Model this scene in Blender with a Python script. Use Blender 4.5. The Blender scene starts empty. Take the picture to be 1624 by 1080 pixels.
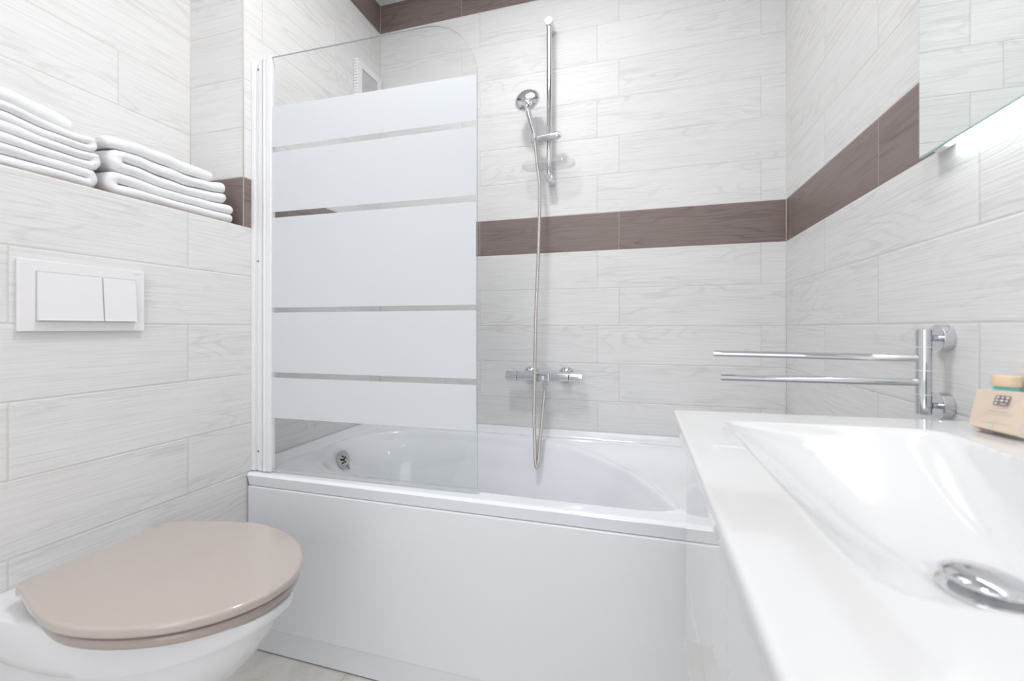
import bpy, bmesh, math, random
import numpy as np
from mathutils import Vector, Matrix, noise

C = bpy.context.scene
COL = C.collection
PI = math.pi
H = 1.01                       # eye height

# ------------------------------------------------------------------ camera
cam_d = bpy.data.cameras.new('camera')
cam = bpy.data.objects.new('camera', cam_d)
COL.objects.link(cam)
cam.location = (0, 0, H)
cam.rotation_euler = (PI / 2, 0, 0.28633)
cam_d.sensor_width = 36.0
cam_d.lens = 36.0 * 692.0 / 1624.0
cam_d.shift_y = -20.0 / 1624.0
cam_d.clip_start = 0.01
cam_d.dof.use_dof = True
cam_d.dof.focus_distance = 1.6
cam_d.dof.aperture_fstop = 3.5
C.camera = cam

# ------------------------------------------------------------------ world, lamps, exposure
C.view_settings.view_transform = 'Standard'
C.view_settings.look = 'None'
C.view_settings.exposure = 0.16
C.view_settings.gamma = 1.0
C.view_settings.use_curve_mapping = False
w = bpy.data.worlds.new('world')
C.world = w
w.use_nodes = True
w.node_tree.nodes['Background'].inputs[0].default_value = (0.93, 0.95, 1.0, 1)
w.node_tree.nodes['Background'].inputs[1].default_value = 2.4


def area(name, loc, rot, size, power, color=(1, 1, 1), size_y=None, shape='DISK'):
    d = bpy.data.lights.new(name, 'AREA')
    d.shape = shape
    d.size = size
    if size_y:
        d.size_y = size_y
    d.energy = power
    d.color = color
    o = bpy.data.objects.new(name, d)
    o.location = loc
    o.rotation_euler = rot
    COL.objects.link(o)
    return o


area('ceiling_downlight_and_fill', (-0.48, 0.86, 2.525), (0, 0, 0), 0.20, 9.0)
area('ceiling_downlight_and_fill', (-0.25, 1.15, 2.525), (0, 0, 0), 0.8, 2.4)  # added soft fill to brighten the tub interior, no known lamp here
area('ceiling_downlight_and_fill', (-0.25, -0.35, 2.525), (0, 0, 0), 0.4, 5.0)  # added fill behind the camera, makes up for weak frontal light
area('ceiling_downlight_and_fill', (-0.60, -0.90, 2.525), (0, 0, 0), 0.4, 5.0)  # second added fill, unseen, lifts the overall brightness of the room

# ------------------------------------------------------------------ room numbers
D, W, R = 1.815, 1.1874, 0.5122          # back wall y, left wall -x, right wall x
YP, W2 = 1.0684, 1.407                   # niche end, niche back
P = 0.15428                              # tile course
Z0 = H + 0.3167                          # bottom of the brown band = ledge top
ZC = H + 1.531                           # ceiling
YN = -1.30                               # open end of the room behind the camera

# ------------------------------------------------------------------ helpers


def link(o):
    COL.objects.link(o)
    return o


def finish(bm, name, mats, parent=None, smooth=False, angle=None):
    bmesh.ops.recalc_face_normals(bm, faces=bm.faces[:])
    me = bpy.data.meshes.new(name)
    bm.to_mesh(me)
    bm.free()
    if not isinstance(mats, (list, tuple)):
        mats = [mats]
    for m in mats:
        me.materials.append(m)
    o = bpy.data.objects.new(name, me)
    link(o)
    if parent is not None:
        o.parent = parent
        o.matrix_parent_inverse = Matrix.Translation(parent.location).inverted()
    if smooth or angle is not None:
        for p in me.polygons:
            p.use_smooth = True
        if angle is not None:
            me.set_sharp_from_angle(angle=math.radians(angle))
            if len(me.polygons) < 3000:
                wnm = o.modifiers.new('weighted', 'WEIGHTED_NORMAL')
                wnm.keep_sharp = True
    return o


def empty(name, loc, label, cat, group=None):
    o = bpy.data.objects.new(name, None)
    o.location = loc
    o.empty_display_size = 0.05
    link(o)
    tag(o, label, cat, group)
    bpy.context.view_layer.update()
    return o


def tag(o, label, cat, group=None):
    o['label'] = label
    o['category'] = cat
    if group:
        o['group'] = group
    return o


def struct(o):
    o['kind'] = 'structure'
    return o


def box(bm, x0, x1, y0, y1, z0, z1, bevel=0.0, seg=3):
    vs = [bm.verts.new((x, y, z)) for x in (x0, x1) for y in (y0, y1) for z in (z0, z1)]
    fs = [(0, 1, 3, 2), (4, 6, 7, 5), (0, 4, 5, 1), (2, 3, 7, 6), (0, 2, 6, 4), (1, 5, 7, 3)]
    faces = [bm.faces.new([vs[i] for i in f]) for f in fs]
    if bevel > 0:
        es = list({e for f in faces for e in f.edges})
        bmesh.ops.bevel(bm, geom=es, offset=bevel, segments=seg, profile=0.5, affect='EDGES')
    return bm


def frame_of(t):
    t = t.normalized()
    up = Vector((0, 0, 1)) if abs(t.z) < 0.95 else Vector((0, 1, 0))
    a = t.cross(up).normalized()
    b = a.cross(t).normalized()
    return a, b


def loft(bm, loops, cap0=True, cap1=True, closed=True):
    vl = [[bm.verts.new(p) for p in lp] for lp in loops]
    n = len(vl[0])
    for i in range(len(vl) - 1):
        for j in range(n if closed else n - 1):
            k = (j + 1) % n
            bm.faces.new((vl[i][j], vl[i][k], vl[i + 1][k], vl[i + 1][j]))
    if cap0:
        bm.faces.new(vl[0][::-1])
    if cap1:
        bm.faces.new(vl[-1])
    return vl


def lathe(bm, origin, axis, prof, n=40, cap0=True, cap1=True):
    """prof: list of (distance along axis, radius)"""
    a = Vector(axis).normalized()
    u, v = frame_of(a)
    o = Vector(origin)
    loops = []
    for d, r in prof:
        loops.append([o + a * d + (u * math.cos(2 * PI * k / n) + v * math.sin(2 * PI * k / n)) * max(r, 1e-5) for k in range(n)])
    loft(bm, loops, cap0, cap1)
    return bm


def rod(bm, p0, p1, r, bev=0.0, n=28):
    p0 = Vector(p0)
    p1 = Vector(p1)
    L = (p1 - p0).length
    b = min(bev, r * 0.9)
    if b > 0:
        prof = [(0, r - b), (b * 0.3, r - b * 0.3), (b, r), (L - b, r), (L - b * 0.3, r - b * 0.3), (L, r - b)]
    else:
        prof = [(0, r), (L, r)]
    return lathe(bm, p0, p1 - p0, prof, n)


def spline(pts, n):
    """Catmull-Rom through pts -> n samples per segment"""
    pts = [Vector(p) for p in pts]
    out = []
    for i in range(len(pts) - 1):
        p0 = pts[max(i - 1, 0)]
        p1 = pts[i]
        p2 = pts[i + 1]
        p3 = pts[min(i + 2, len(pts) - 1)]
        for k in range(n):
            t = k / n
            out.append(0.5 * ((2 * p1) + (p2 - p0) * t + (2 * p0 - 5 * p1 + 4 * p2 - p3) * t * t + (3 * p1 - p0 - 3 * p2 + p3) * t ** 3))
    out.append(pts[-1])
    return out


def spline_closed(pts, n):
    pts = [Vector(p) for p in pts]
    m = len(pts)
    out = []
    for i in range(m):
        p0, p1, p2, p3 = pts[i - 1], pts[i], pts[(i + 1) % m], pts[(i + 2) % m]
        for k in range(n):
            t = k / n
            out.append(0.5 * ((2 * p1) + (p2 - p0) * t + (2 * p0 - 5 * p1 + 4 * p2 - p3) * t * t + (3 * p1 - p0 - 3 * p2 + p3) * t ** 3))
    return out


def tube(bm, path, rad, n=14):
    """rad: number or function of index"""
    loops = []
    m = len(path)
    pu = None
    for i, p in enumerate(path):
        t = (path[min(i + 1, m - 1)] - path[max(i - 1, 0)]).normalized()
        if pu is None:
            u, v = frame_of(t)
        else:
            u = (pu - t * pu.dot(t)).normalized()
            v = t.cross(u)
        pu = u
        r = rad(i) if callable(rad) else rad
        loops.append([p + (u * math.cos(2 * PI * k / n) + v * math.sin(2 * PI * k / n)) * r for k in range(n)])
    loft(bm, loops)
    return bm


def sdf(px, py, poly):
    """signed distance of numpy points to polygon, + inside"""
    poly = np.array([(p[0], p[1]) for p in poly])
    q = np.roll(poly, -1, axis=0)
    best = np.full(px.shape, 1e9)
    inside = np.zeros(px.shape, bool)
    for (ax, ay), (bx, by) in zip(poly, q):
        ex, ey = bx - ax, by - ay
        l2 = ex * ex + ey * ey + 1e-18
        t = np.clip(((px - ax) * ex + (py - ay) * ey) / l2, 0, 1)
        best = np.minimum(best, np.hypot(px - ax - t * ex, py - ay - t * ey))
        cond = ((ay > py) != (by > py))
        with np.errstate(divide='ignore', invalid='ignore'):
            xi = (bx - ax) * (py - ay) / (by - ay + 1e-18) + ax
        inside ^= cond & (px < xi)
    return np.where(inside, best, -best)


def sstep(t):
    t = np.clip(t, 0, 1)
    return t * t * (3 - 2 * t)


def grid_mesh(bm, X, Y, Z, skirt=None):
    ny, nx = X.shape
    vs = [[bm.verts.new((X[j, i], Y[j, i], Z[j, i])) for i in range(nx)] for j in range(ny)]
    for j in range(ny - 1):
        for i in range(nx - 1):
            bm.faces.new((vs[j][i], vs[j][i + 1], vs[j + 1][i + 1], vs[j + 1][i]))
    ring = [vs[0][i] for i in range(nx)] + [vs[j][nx - 1] for j in range(1, ny)] + \
           [vs[ny - 1][i] for i in range(nx - 2, -1, -1)] + [vs[j][0] for j in range(ny - 2, 0, -1)]
    return vs, ring


# ------------------------------------------------------------------ materials
class NT:
    def __init__(self, name):
        self.m = bpy.data.materials.new(name)
        self.m.use_nodes = True
        self.t = self.m.node_tree
        self.b = self.t.nodes['Principled BSDF']
        self.out = self.t.nodes['Material Output']

    def n(self, typ, **kw):
        nd = self.t.nodes.new(typ)
        for k, v in kw.items():
            setattr(nd, k, v)
        return nd

    def l(self, a, b):
        self.t.links.new(a, b)

    def math(self, op, a, b=None, c=None, clamp=False):
        nd = self.n('ShaderNodeMath', operation=op)
        nd.use_clamp = clamp
        for i, v in enumerate((a, b, c)):
            if v is None:
                continue
            if isinstance(v, (int, float)):
                nd.inputs[i].default_value = v
            else:
                self.l(v, nd.inputs[i])
        return nd.outputs[0]

    def comb(self, x, y, z):
        nd = self.n('ShaderNodeCombineXYZ')
        for i, v in enumerate((x, y, z)):
            if isinstance(v, (int, float)):
                nd.inputs[i].default_value = v
            else:
                self.l(v, nd.inputs[i])
        return nd.outputs[0]

    def mix(self, f, a, b):
        nd = self.n('ShaderNodeMix', data_type='RGBA')
        for sock, v in ((nd.inputs[0], f), (nd.inputs[6], a), (nd.inputs[7], b)):
            if isinstance(v, (int, float)):
                sock.default_value = v
            elif isinstance(v, tuple):
                sock.default_value = (*v, 1) if len(v) == 3 else v
            else:
                self.l(v, sock)
        return nd.outputs[2]

    def noise(self, vec, scale, detail=2.0, rough=0.5, dist=0.0):
        nd = self.n('ShaderNodeTexNoise')
        self.l(vec, nd.inputs['Vector'])
        nd.inputs['Scale'].default_value = scale
        nd.inputs['Detail'].default_value = detail
        nd.inputs['Roughness'].default_value = rough
        nd.inputs['Distortion'].default_value = dist
        return nd.outputs['Fac']

    def bump(self, h, strength, dist=0.001):
        nd = self.n('ShaderNodeBump')
        nd.inputs['Strength'].default_value = strength
        nd.inputs['Distance'].default_value = dist
        self.l(h, nd.inputs['Height'])
        self.l(nd.outputs[0], self.b.inputs['Normal'])
        return nd

    def smooth(self, v, lo, hi, to0=0.0, to1=1.0):
        nd = self.n('ShaderNodeMapRange', interpolation_type='SMOOTHSTEP')
        self.l(v, nd.inputs[0])
        for i, q in enumerate((lo, hi, to0, to1)):
            nd.inputs[i + 1].default_value = q
        return nd.outputs[0]


def simple(name, col, rough=0.4, metal=0.0, coat=0.0, ior=1.45, spec=0.5, var=0.0, vscale=30.0, bump=0.0, bscale=200.0, emit=0.0):
    """plain surface with a faint procedural variation"""
    t = NT(name)
    geo = t.n('ShaderNodeTexCoord')
    fac = t.noise(geo.outputs['Object'], vscale, 3)
    c2 = tuple(max(0, c * (1 - var)) for c in col)
    t.l(t.mix(fac, col, c2), t.b.inputs['Base Color'])
    t.b.inputs['Roughness'].default_value = rough
    t.b.inputs['Metallic'].default_value = metal
    t.b.inputs['IOR'].default_value = ior
    t.b.inputs['Specular IOR Level'].default_value = spec
    t.b.inputs['Coat Weight'].default_value = coat
    t.b.inputs['Coat Roughness'].default_value = 0.03
    if bump:
        t.bump(t.noise(geo.outputs['Object'], bscale, 3), bump)
    if emit:
        t.b.inputs['Emission Color'].default_value = (*col, 1)
        t.b.inputs['Emission Strength'].default_value = emit
    return t.m


WHITE_TILE = (0.80, 0.795, 0.79)
GRAIN_TILE = (0.63, 0.62, 0.61)


def wood_tile(name, ax, ph_even, ph_odd, brown_rows=True, length=0.6):
    """wood-look ceramic planks; ax 0: runs along x, 1: along y"""
    t = NT(name)
    tc = t.n('ShaderNodeTexCoord')
    sp = t.n('ShaderNodeSeparateXYZ')
    t.l(tc.outputs['Object'], sp.inputs[0])
    U = sp.outputs[ax]
    V = sp.outputs[2]
    v = t.math('DIVIDE', t.math('SUBTRACT', V, Z0), P)
    row = t.math('FLOOR', v)
    fv = t.math('SUBTRACT', v, row)
    odd = t.math('ABSOLUTE', t.math('MODULO', row, 2.0))
    u = t.math('DIVIDE', t.math('SUBTRACT', U, t.math('ADD', t.math('MULTIPLY', odd, ph_odd - ph_even), ph_even)), length)
    colm = t.math('FLOOR', u)
    fu = t.math('SUBTRACT', u, colm)
    # joints
    gw = 0.0011
    dv = t.math('MULTIPLY', t.math('MINIMUM', fv, t.math('SUBTRACT', 1.0, fv)), P)
    du = t.math('MULTIPLY', t.math('MINIMUM', fu, t.math('SUBTRACT', 1.0, fu)), length)
    dj = t.math('MINIMUM', dv, du)
    joint = t.smooth(dj, gw * 0.5, gw * 1.3, 1.0, 0.0)
    jedge = t.smooth(dj, gw * 0.6, 0.0035, 0.0, 1.0)
    wn = t.n('ShaderNodeTexWhiteNoise', noise_dimensions='2D')
    t.l(t.comb(row, colm, 0.0), wn.inputs['Vector'])
    rnd = wn.outputs['Value']
    rs = t.math('MULTIPLY', rnd, 37.0)
    # grain
    vec_c = t.comb(t.math('MULTIPLY', U, 1.6), t.math('MULTIPLY', V, 9.0), rs)
    big = t.noise(vec_c, 1.0, 2, 0.45, 0.3)
    rings = t.math('SINE', t.math('MULTIPLY', big, 95.0))
    rings = t.smooth(rings, 0.4, 1.0)
    vec_f = t.comb(t.math('MULTIPLY', U, 6.0), t.math('MULTIPLY', V, 380.0), rs)
    fib = t.noise(vec_f, 1.0, 3, 0.6, 0.2)
    fib = t.smooth(fib, 0.44, 0.66)
    vec_m = t.comb(t.math('MULTIPLY', U, 2.2), t.math('MULTIPLY', V, 12.0), t.math('ADD', rs, 5.0))
    mask = t.smooth(t.noise(vec_m, 1.0, 2), 0.40, 0.66)
    ring_m = t.math('MULTIPLY', rings, mask)
    g = t.math('ADD', t.math('MULTIPLY', ring_m, 0.55), t.math('MULTIPLY', fib, t.math('ADD', 0.50, t.math('MULTIPLY', mask, 0.25))), clamp=True)
    tone = t.math('ADD', 0.975, t.math('MULTIPLY', rnd, 0.035))
    white = t.mix(t.math('MULTIPLY', g, 0.72), WHITE_TILE, GRAIN_TILE)
    hs = t.n('ShaderNodeHueSaturation')
    t.l(white, hs.inputs['Color'])
    t.l(tone, hs.inputs['Value'])
    white = hs.outputs[0]
    brown = t.mix(g, (0.245, 0.192, 0.178), (0.155, 0.118, 0.11))
    if brown_rows:
        is0 = t.math('COMPARE', row, 0.0, 0.1)
        is7 = t.math('COMPARE', row, 7.0, 0.1)
        br = t.math('ADD', is0, is7, clamp=True)
        col = t.mix(br, white, brown)
        groutc = t.mix(br, (0.62, 0.57, 0.51), (0.66, 0.53, 0.46))
    else:
        col = white
        groutc = t.mix(0.0, (0.62, 0.57, 0.51), (0.62, 0.57, 0.51))
    col = t.mix(t.math('MULTIPLY', joint, 0.6), col, groutc)
    t.l(col, t.b.inputs['Base Color'])
    t.b.inputs['Roughness'].default_value = 0.42
    t.b.inputs['Specular IOR Level'].default_value = 0.45
    hgt = t.math('SUBTRACT', t.math('MULTIPLY', jedge, 1.2), t.math('MULTIPLY', g, 0.35))
    t.bump(hgt, 0.55, 0.0012)
    return t.m


M = {}
M['tile_back'] = wood_tile('wood_tile_back_wall', 0, -0.083, -0.17)
M['tile_right'] = wood_tile('wood_tile_right_wall', 1, 1.172, 1.468)
M['tile_left'] = wood_tile('wood_tile_left_wall', 1, 1.141, 0.895)
M['tile_niche'] = wood_tile('wood_tile_niche', 1, 0.864, 0.564, False)
M['tile_pillar'] = wood_tile('wood_tile_pillar', 0, -1.187, -1.187)
M['ceramic'] = simple('white_ceramic', (0.78, 0.785, 0.805), 0.07, coat=0.6, var=0.01)
M['acrylic'] = simple('white_acrylic', (0.89, 0.915, 0.955), 0.10, coat=0.5, var=0.01)
M['apron'] = simple('white_panel', (0.84, 0.855, 0.885), 0.22, coat=0.25, var=0.012)
M['basin'] = simple('basin_ceramic', (0.775, 0.78, 0.79), 0.10, coat=0.5, var=0.005)
M['gloss'] = simple('gloss_lacquer', (0.78, 0.78, 0.79), 0.05, coat=1.0, var=0.01)
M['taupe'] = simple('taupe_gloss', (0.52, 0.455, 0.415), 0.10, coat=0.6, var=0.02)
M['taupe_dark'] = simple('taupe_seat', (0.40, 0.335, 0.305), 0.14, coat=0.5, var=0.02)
M['chrome'] = simple('chrome', (0.70, 0.71, 0.74), 0.05, metal=1.0, var=0.01)
M['steel'] = simple('brushed_steel', (0.62, 0.60, 0.57), 0.28, metal=1.0, var=0.06, vscale=80)
M['satin'] = simple('satin_metal', (0.80, 0.81, 0.80), 0.22, metal=0.7, var=0.03)
M['dark'] = simple('dark_void', (0.02, 0.02, 0.022), 0.6, var=0.1)
M['plastic'] = simple('white_plastic', (0.85, 0.835, 0.85), 0.30, var=0.01)
M['alu'] = simple('white_aluminium', (0.90, 0.905, 0.92), 0.28, var=0.01)
M['grey_groove'] = simple('grey_groove', (0.62, 0.64, 0.67), 0.35, var=0.02)
M['silicone'] = simple('silicone', (0.74, 0.72, 0.66), 0.4, var=0.06)
M['gold'] = simple('pale_gold', (0.86, 0.66, 0.46), 0.25, metal=0.0, var=0.05)
M['carton'] = simple('beige_carton', (0.80, 0.66, 0.54), 0.55, var=0.04, vscale=60)
M['carton_side'] = simple('pinkish_carton', (0.86, 0.74, 0.68), 0.55, var=0.03, vscale=60)
M['logo'] = simple('dark_print', (0.20, 0.19, 0.22), 0.5, var=0.05)
M['print'] = simple('pale_print', (0.84, 0.74, 0.64), 0.5, var=0.03)
M['mint'] = simple('mint_print', (0.62, 0.80, 0.66), 0.5, var=0.03)
M['teal'] = simple('teal_liquid', (0.16, 0.62, 0.52), 0.12, coat=0.6, var=0.08)
M['screw'] = simple('rusty_screw', (0.28, 0.20, 0.14), 0.5, var=0.4, vscale=600)
M['mirror'] = simple('mirror_silver', (0.83, 0.87, 0.855), 0.0, metal=1.0)
M['green_glass'] = simple('green_glass_edge', (0.25, 0.50, 0.44), 0.12, coat=0.8, var=0.15)
M['pane_edge'] = simple('pane_edge', (0.58, 0.66, 0.67), 0.15, coat=0.8, var=0.1)
M['vent_dark'] = simple('vent_shadow', (0.22, 0.20, 0.19), 0.7, var=0.1)
M['plaster'] = simple('ceiling_plaster', (0.86, 0.86, 0.86), 0.7, var=0.02, bump=0.1)
M['led'] = simple('led_diffuser', (1.0, 0.98, 1.0), 0.5, emit=10.0)
M['rubber'] = simple('rubber_chain', (0.30, 0.30, 0.30), 0.4, metal=0.6, var=0.2)


def schlick(t):
    lw = t.n('ShaderNodeLayerWeight')
    lw.inputs['Blend'].default_value = 0.5
    return t.math('ADD', 0.035, t.math('MULTIPLY', 0.9, t.math('POWER', lw.outputs['Facing'], 5.0)))


def make_glass():
    t = NT('clear_glass')
    tr = t.n('ShaderNodeBsdfTransparent')
    tr.inputs[0].default_value = (0.982, 0.988, 0.986, 1)
    gl = t.n('ShaderNodeBsdfGlossy')
    gl.inputs['Roughness'].default_value = 0.01
    mx = t.n('ShaderNodeMixShader')
    t.l(schlick(t), mx.inputs[0])
    t.l(tr.outputs[0], mx.inputs[1])
    t.l(gl.outputs[0], mx.inputs[2])
    t.l(mx.outputs[0], t.out.inputs[0])
    return t.m


def make_frost():
    t = NT('frosted_print')
    geo = t.n('ShaderNodeTexCoord')
    f = t.noise(geo.outputs['Object'], 3.0, 2)
    c = t.mix(f, (0.93, 0.955, 0.975), (0.92, 0.945, 0.97))
    df = t.n('ShaderNodeBsdfDiffuse')
    tl = t.n('ShaderNodeBsdfTranslucent')
    gl = t.n('ShaderNodeBsdfGlossy')
    gl.inputs['Roughness'].default_value = 0.15
    t.l(c, df.inputs[0])
    t.l(c, tl.inputs[0])
    m1 = t.n('ShaderNodeMixShader')
    m1.inputs[0].default_value = 0.45
    t.l(df.outputs[0], m1.inputs[1])
    t.l(tl.outputs[0], m1.inputs[2])
    m2 = t.n('ShaderNodeMixShader')
    m2.inputs[0].default_value = 0.04
    t.l(m1.outputs[0], m2.inputs[1])
    t.l(gl.outputs[0], m2.inputs[2])
    t.l(m2.outputs[0], t.out.inputs[0])
    return t.m


def make_towel():
    t = NT('white_terry')
    tc = t.n('ShaderNodeTexCoord')
    n1 = t.noise(tc.outputs['Object'], 900.0, 2, 0.7)
    n2 = t.noise(tc.outputs['Object'], 90.0, 3, 0.6)
    h = t.math('ADD', n1, t.math('MULTIPLY', n2, 1.5))
    t.l(t.mix(n2, (0.90, 0.90, 0.905), (0.86, 0.86, 0.87)), t.b.inputs['Base Color'])
    t.b.inputs['Roughness'].default_value = 0.95
    t.b.inputs['Sheen Weight'].default_value = 0.3
    t.b.inputs['Specular IOR Level'].default_value = 0.1
    t.bump(h, 0.5, 0.0015)
    return t.m


def make_floor():
    t = NT('stone_floor_tile')
    tc = t.n('ShaderNodeTexCoord')
    sp = t.n('ShaderNodeSeparateXYZ')
    t.l(tc.outputs['Object'], sp.inputs[0])
    ds = []
    for ax, ph in ((0, -0.822), (1, 0.93)):
        u = t.math('DIVIDE', t.math('SUBTRACT', sp.outputs[ax], ph), 0.45)
        f = t.math('FRACT', u)
        ds.append(t.math('MULTIPLY', t.math('MINIMUM', f, t.math('SUBTRACT', 1.0, f)), 0.45))
    d = t.math('MINIMUM', ds[0], ds[1])
    j = t.smooth(d, 0.0008, 0.002, 1.0, 0.0)
    a = t.noise(tc.outputs['Object'], 9.0, 5, 0.65, 0.6)
    b = t.noise(tc.outputs['Object'], 120.0, 3, 0.6)
    c = t.mix(t.smooth(a, 0.3, 0.7), (0.74, 0.72, 0.68), (0.60, 0.585, 0.55))
    c = t.mix(t.smooth(b, 0.55, 0.75, 0.0, 0.25), c, (0.50, 0.48, 0.45))
    c = t.mix(t.math('MULTIPLY', j, 0.8), c, (0.42, 0.38, 0.34))
    t.l(c, t.b.inputs['Base Color'])
    t.b.inputs['Roughness'].default_value = 0.4
    t.bump(b, 0.1)
    return t.m


def make_hose():
    t = NT('ribbed_steel_hose')
    tc = t.n('ShaderNodeTexCoord')
    sp = t.n('ShaderNodeSeparateXYZ')
    t.l(tc.outputs['Object'], sp.inputs[0])
    s = t.math('SINE', t.math('MULTIPLY', sp.outputs[2], 2 * PI / 0.0032))
    f = t.smooth(s, -1.0, 1.0)
    t.l(t.mix(f, (0.42, 0.39, 0.36), (0.80, 0.77, 0.73)), t.b.inputs['Base Color'])
    t.b.inputs['Metallic'].default_value = 0.9
    t.b.inputs['Roughness'].default_value = 0.3
    t.bump(f, 0.6, 0.001)
    return t.m


def make_clear_plastic():
    t = NT('clear_plastic')
    tr = t.n('ShaderNodeBsdfTransparent')
    tr.inputs[0].default_value = (0.975, 0.975, 0.98, 1)
    gl = t.n('ShaderNodeBsdfGlossy')
    gl.inputs['Roughness'].default_value = 0.03
    df = t.n('ShaderNodeBsdfDiffuse')
    df.inputs[0].default_value = (0.85, 0.85, 0.87, 1)
    m0 = t.n('ShaderNodeMixShader')
    m0.inputs[0].default_value = 0.07
    t.l(tr.outputs[0], m0.inputs[1])
    t.l(df.outputs[0], m0.inputs[2])
    mx = t.n('ShaderNodeMixShader')
    t.l(schlick(t), mx.inputs[0])
    t.l(m0.outputs[0], mx.inputs[1])
    t.l(gl.outputs[0], mx.inputs[2])
    t.l(mx.outputs[0], t.out.inputs[0])
    return t.m


M['glass'] = make_glass()
M['frost'] = make_frost()
M['towel'] = make_towel()
M['floor'] = make_floor()
M['hose'] = make_hose()
M['clear'] = make_clear_plastic()

# ------------------------------------------------------------------ room shell
TH = 0.08
bm = bmesh.new()
box(bm, -W - TH, R + TH, D, D + TH, 0, ZC)
struct(finish(bm, 'wall_back', M['tile_back']))
bm = bmesh.new()
box(bm, R, R + TH, YN, D, 0, ZC)
struct(finish(bm, 'wall_right', M['tile_right']))


def left_wall():
    bm = bmesh.new()
    # section in plan: one solid piece below the ledge, niche above it
    def b(x0, x1, y0, y1, z0, z1, m):
        n0 = len(bm.faces)
        box(bm, x0, x1, y0, y1, z0, z1)
        bm.faces.ensure_lookup_table()
        for f in bm.faces[n0:]:
            f.material_index = m
    b(-W2 - TH, -W, YN, YP, 0, Z0, 0)             # cistern wall
    b(-W2 - TH, -W, YP, D + TH, 0, ZC, 0)         # bath side wall
    b(-W2 - TH, -W2, YN, YP, Z0, ZC, 1)           # niche back
    bm.faces.ensure_lookup_table()
    for f in bm.faces:
        c = f.calc_center_median()
        if abs(c.y - YP) < 1e-4:
            f.material_index = 2
    return finish(bm, 'wall_left', [M['tile_left'], M['tile_niche'], M['tile_pillar']])


struct(left_wall())
bm = bmesh.new()
box(bm, -W2 - TH, R + TH, YN, D + TH, -0.06, 0)
struct(finish(bm, 'floor', M['floor']))
bm = bmesh.new()
box(bm, -W2 - TH, R + TH, YN, D + TH, ZC, ZC + 0.06)
struct(finish(bm, 'ceiling', M['plaster']))

bm = bmesh.new()
DX0, DX1, DZ = -0.62, 0.28, 2.08
box(bm, -W2 - TH, DX0, YN - 0.1, YN, 0, ZC)
box(bm, DX1, R + TH, YN - 0.1, YN, 0, ZC)
box(bm, DX0, DX1, YN - 0.1, YN, DZ, ZC)
struct(finish(bm, 'wall_rear', M['tile_back']))

# corner joint strips (trim)
k = 0
for (x, y, z0, z1) in ((-W, YP, Z0, ZC), (-W2, YP, Z0, ZC), (R, D, 0.6, ZC), (-W, D, 0.6, ZC)):
    k += 1
    bm = bmesh.new()
    rod(bm, (x, y, z0), (x, y, z1 - 0.001), 0.0016, n=10)
    struct(finish(bm, 'trim_%d' % k, simple('joint_mortar', (0.74, 0.68, 0.60), 0.6, var=0.15, vscale=40), smooth=True))

# ------------------------------------------------------------------ bathtub
ZR = H - 0.455                      # rim top
TX0, TX1, TY0, TY1 = -W + 0.003, R - 0.004, 1.078, D - 0.003
tub = empty('bathtub', (-0.337, 1.45, 0), 'white built-in bathtub with a flat front panel below the glass screen', 'bathtub')


def tub_shell():
    bowl = [(-0.987, 1.198), (-1.063, 1.262), (-1.115, 1.34), (-1.143, 1.45), (-1.127, 1.578), (-1.077, 1.673),
            (-0.97, 1.735), (-0.83, 1.757), (-0.65, 1.758), (-0.45, 1.745), (-0.32, 1.722), (-0.20, 1.683), (-0.08, 1.615), (-0.005, 1.50),
            (0.045, 1.404), (0.086, 1.305), (0.105, 1.22), (0.095, 1.165), (0.04, 1.142), (-0.15, 1.138), (-0.40, 1.138), (-0.65, 1.140), (-0.87, 1.152)]
    poly = spline_closed([(a, b, 0) for a, b in bowl], 8)
    nx, ny = 300, 136
    X, Y = np.meshgrid(np.linspace(TX0, TX1, nx), np.linspace(TY0, TY1, ny))
    d = sdf(X, Y, poly)
    # bowl wall: small rounded lip, steep side, rounded floor
    b = 0.33 * sstep((d + 0.004) / 0.17) * 0.9 + 0.02 * sstep(d / 0.02)
    # the sunken backrest shoulder at the right
    sh_poly = [(-0.70, 1.775), (0.43, 1.775), (0.46, 1.745), (0.46, 1.17), (0.43, 1.138), (0.0, 1.138), (-0.30, 1.40), (-0.70, 1.74)]
    ds = sdf(X, Y, sh_poly)
    s = 0.05 * sstep(ds / 0.16) * sstep((X + 0.70) / 0.45)
    lip = 0.008 * np.exp(-((d - 0.004) / 0.026) ** 2) * sstep((X + 0.50) / 0.25)
    dep = s + b - lip * sstep(ds / 0.02)
    # ridge highlight between shoulder and bowl stays soft
    Z = ZR - dep
    # rounded outer front edge
    e = Y - TY0
    r = 0.007
    rr = np.clip(r - e, 0, r)
    Z = Z - (r - np.sqrt(np.maximum(r * r - rr * rr, 0)))
    # slight upstand against the walls
    for dist in (TY1 - Y, X - TX0 + 10 * (Y < TY0 + 0.05), TX1 - X):
        wgt = 1 - sstep((dist - 0.010) / 0.010)
        Z = Z * (1 - wgt) + (ZR + 0.030) * wgt
    bm = bmesh.new()
    vs, ring = grid_mesh(bm, X, Y, Z)
    low = [bm.verts.new((v.co.x, v.co.y + (0.008 if v.co.y < TY0 + 0.004 else 0), H - 0.494)) for v in ring]
    n = len(ring)
    for i in range(n):
        j = (i + 1) % n
        bm.faces.new((ring[i], low[i], low[j], ring[j]))
    inn = [bm.verts.new((min(max(v.co.x, TX0 + 0.01), TX1 - 0.01), min(max(v.co.y, TY0 + 0.015), TY1 - 0.01), H - 0.494)) for v in ring]
    for i in range(n):
        j = (i + 1) % n
        bm.faces.new((low[i], inn[i], inn[j], low[j]))
    return finish(bm, 'tub_shell', M['acrylic'], tub, angle=50)


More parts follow.
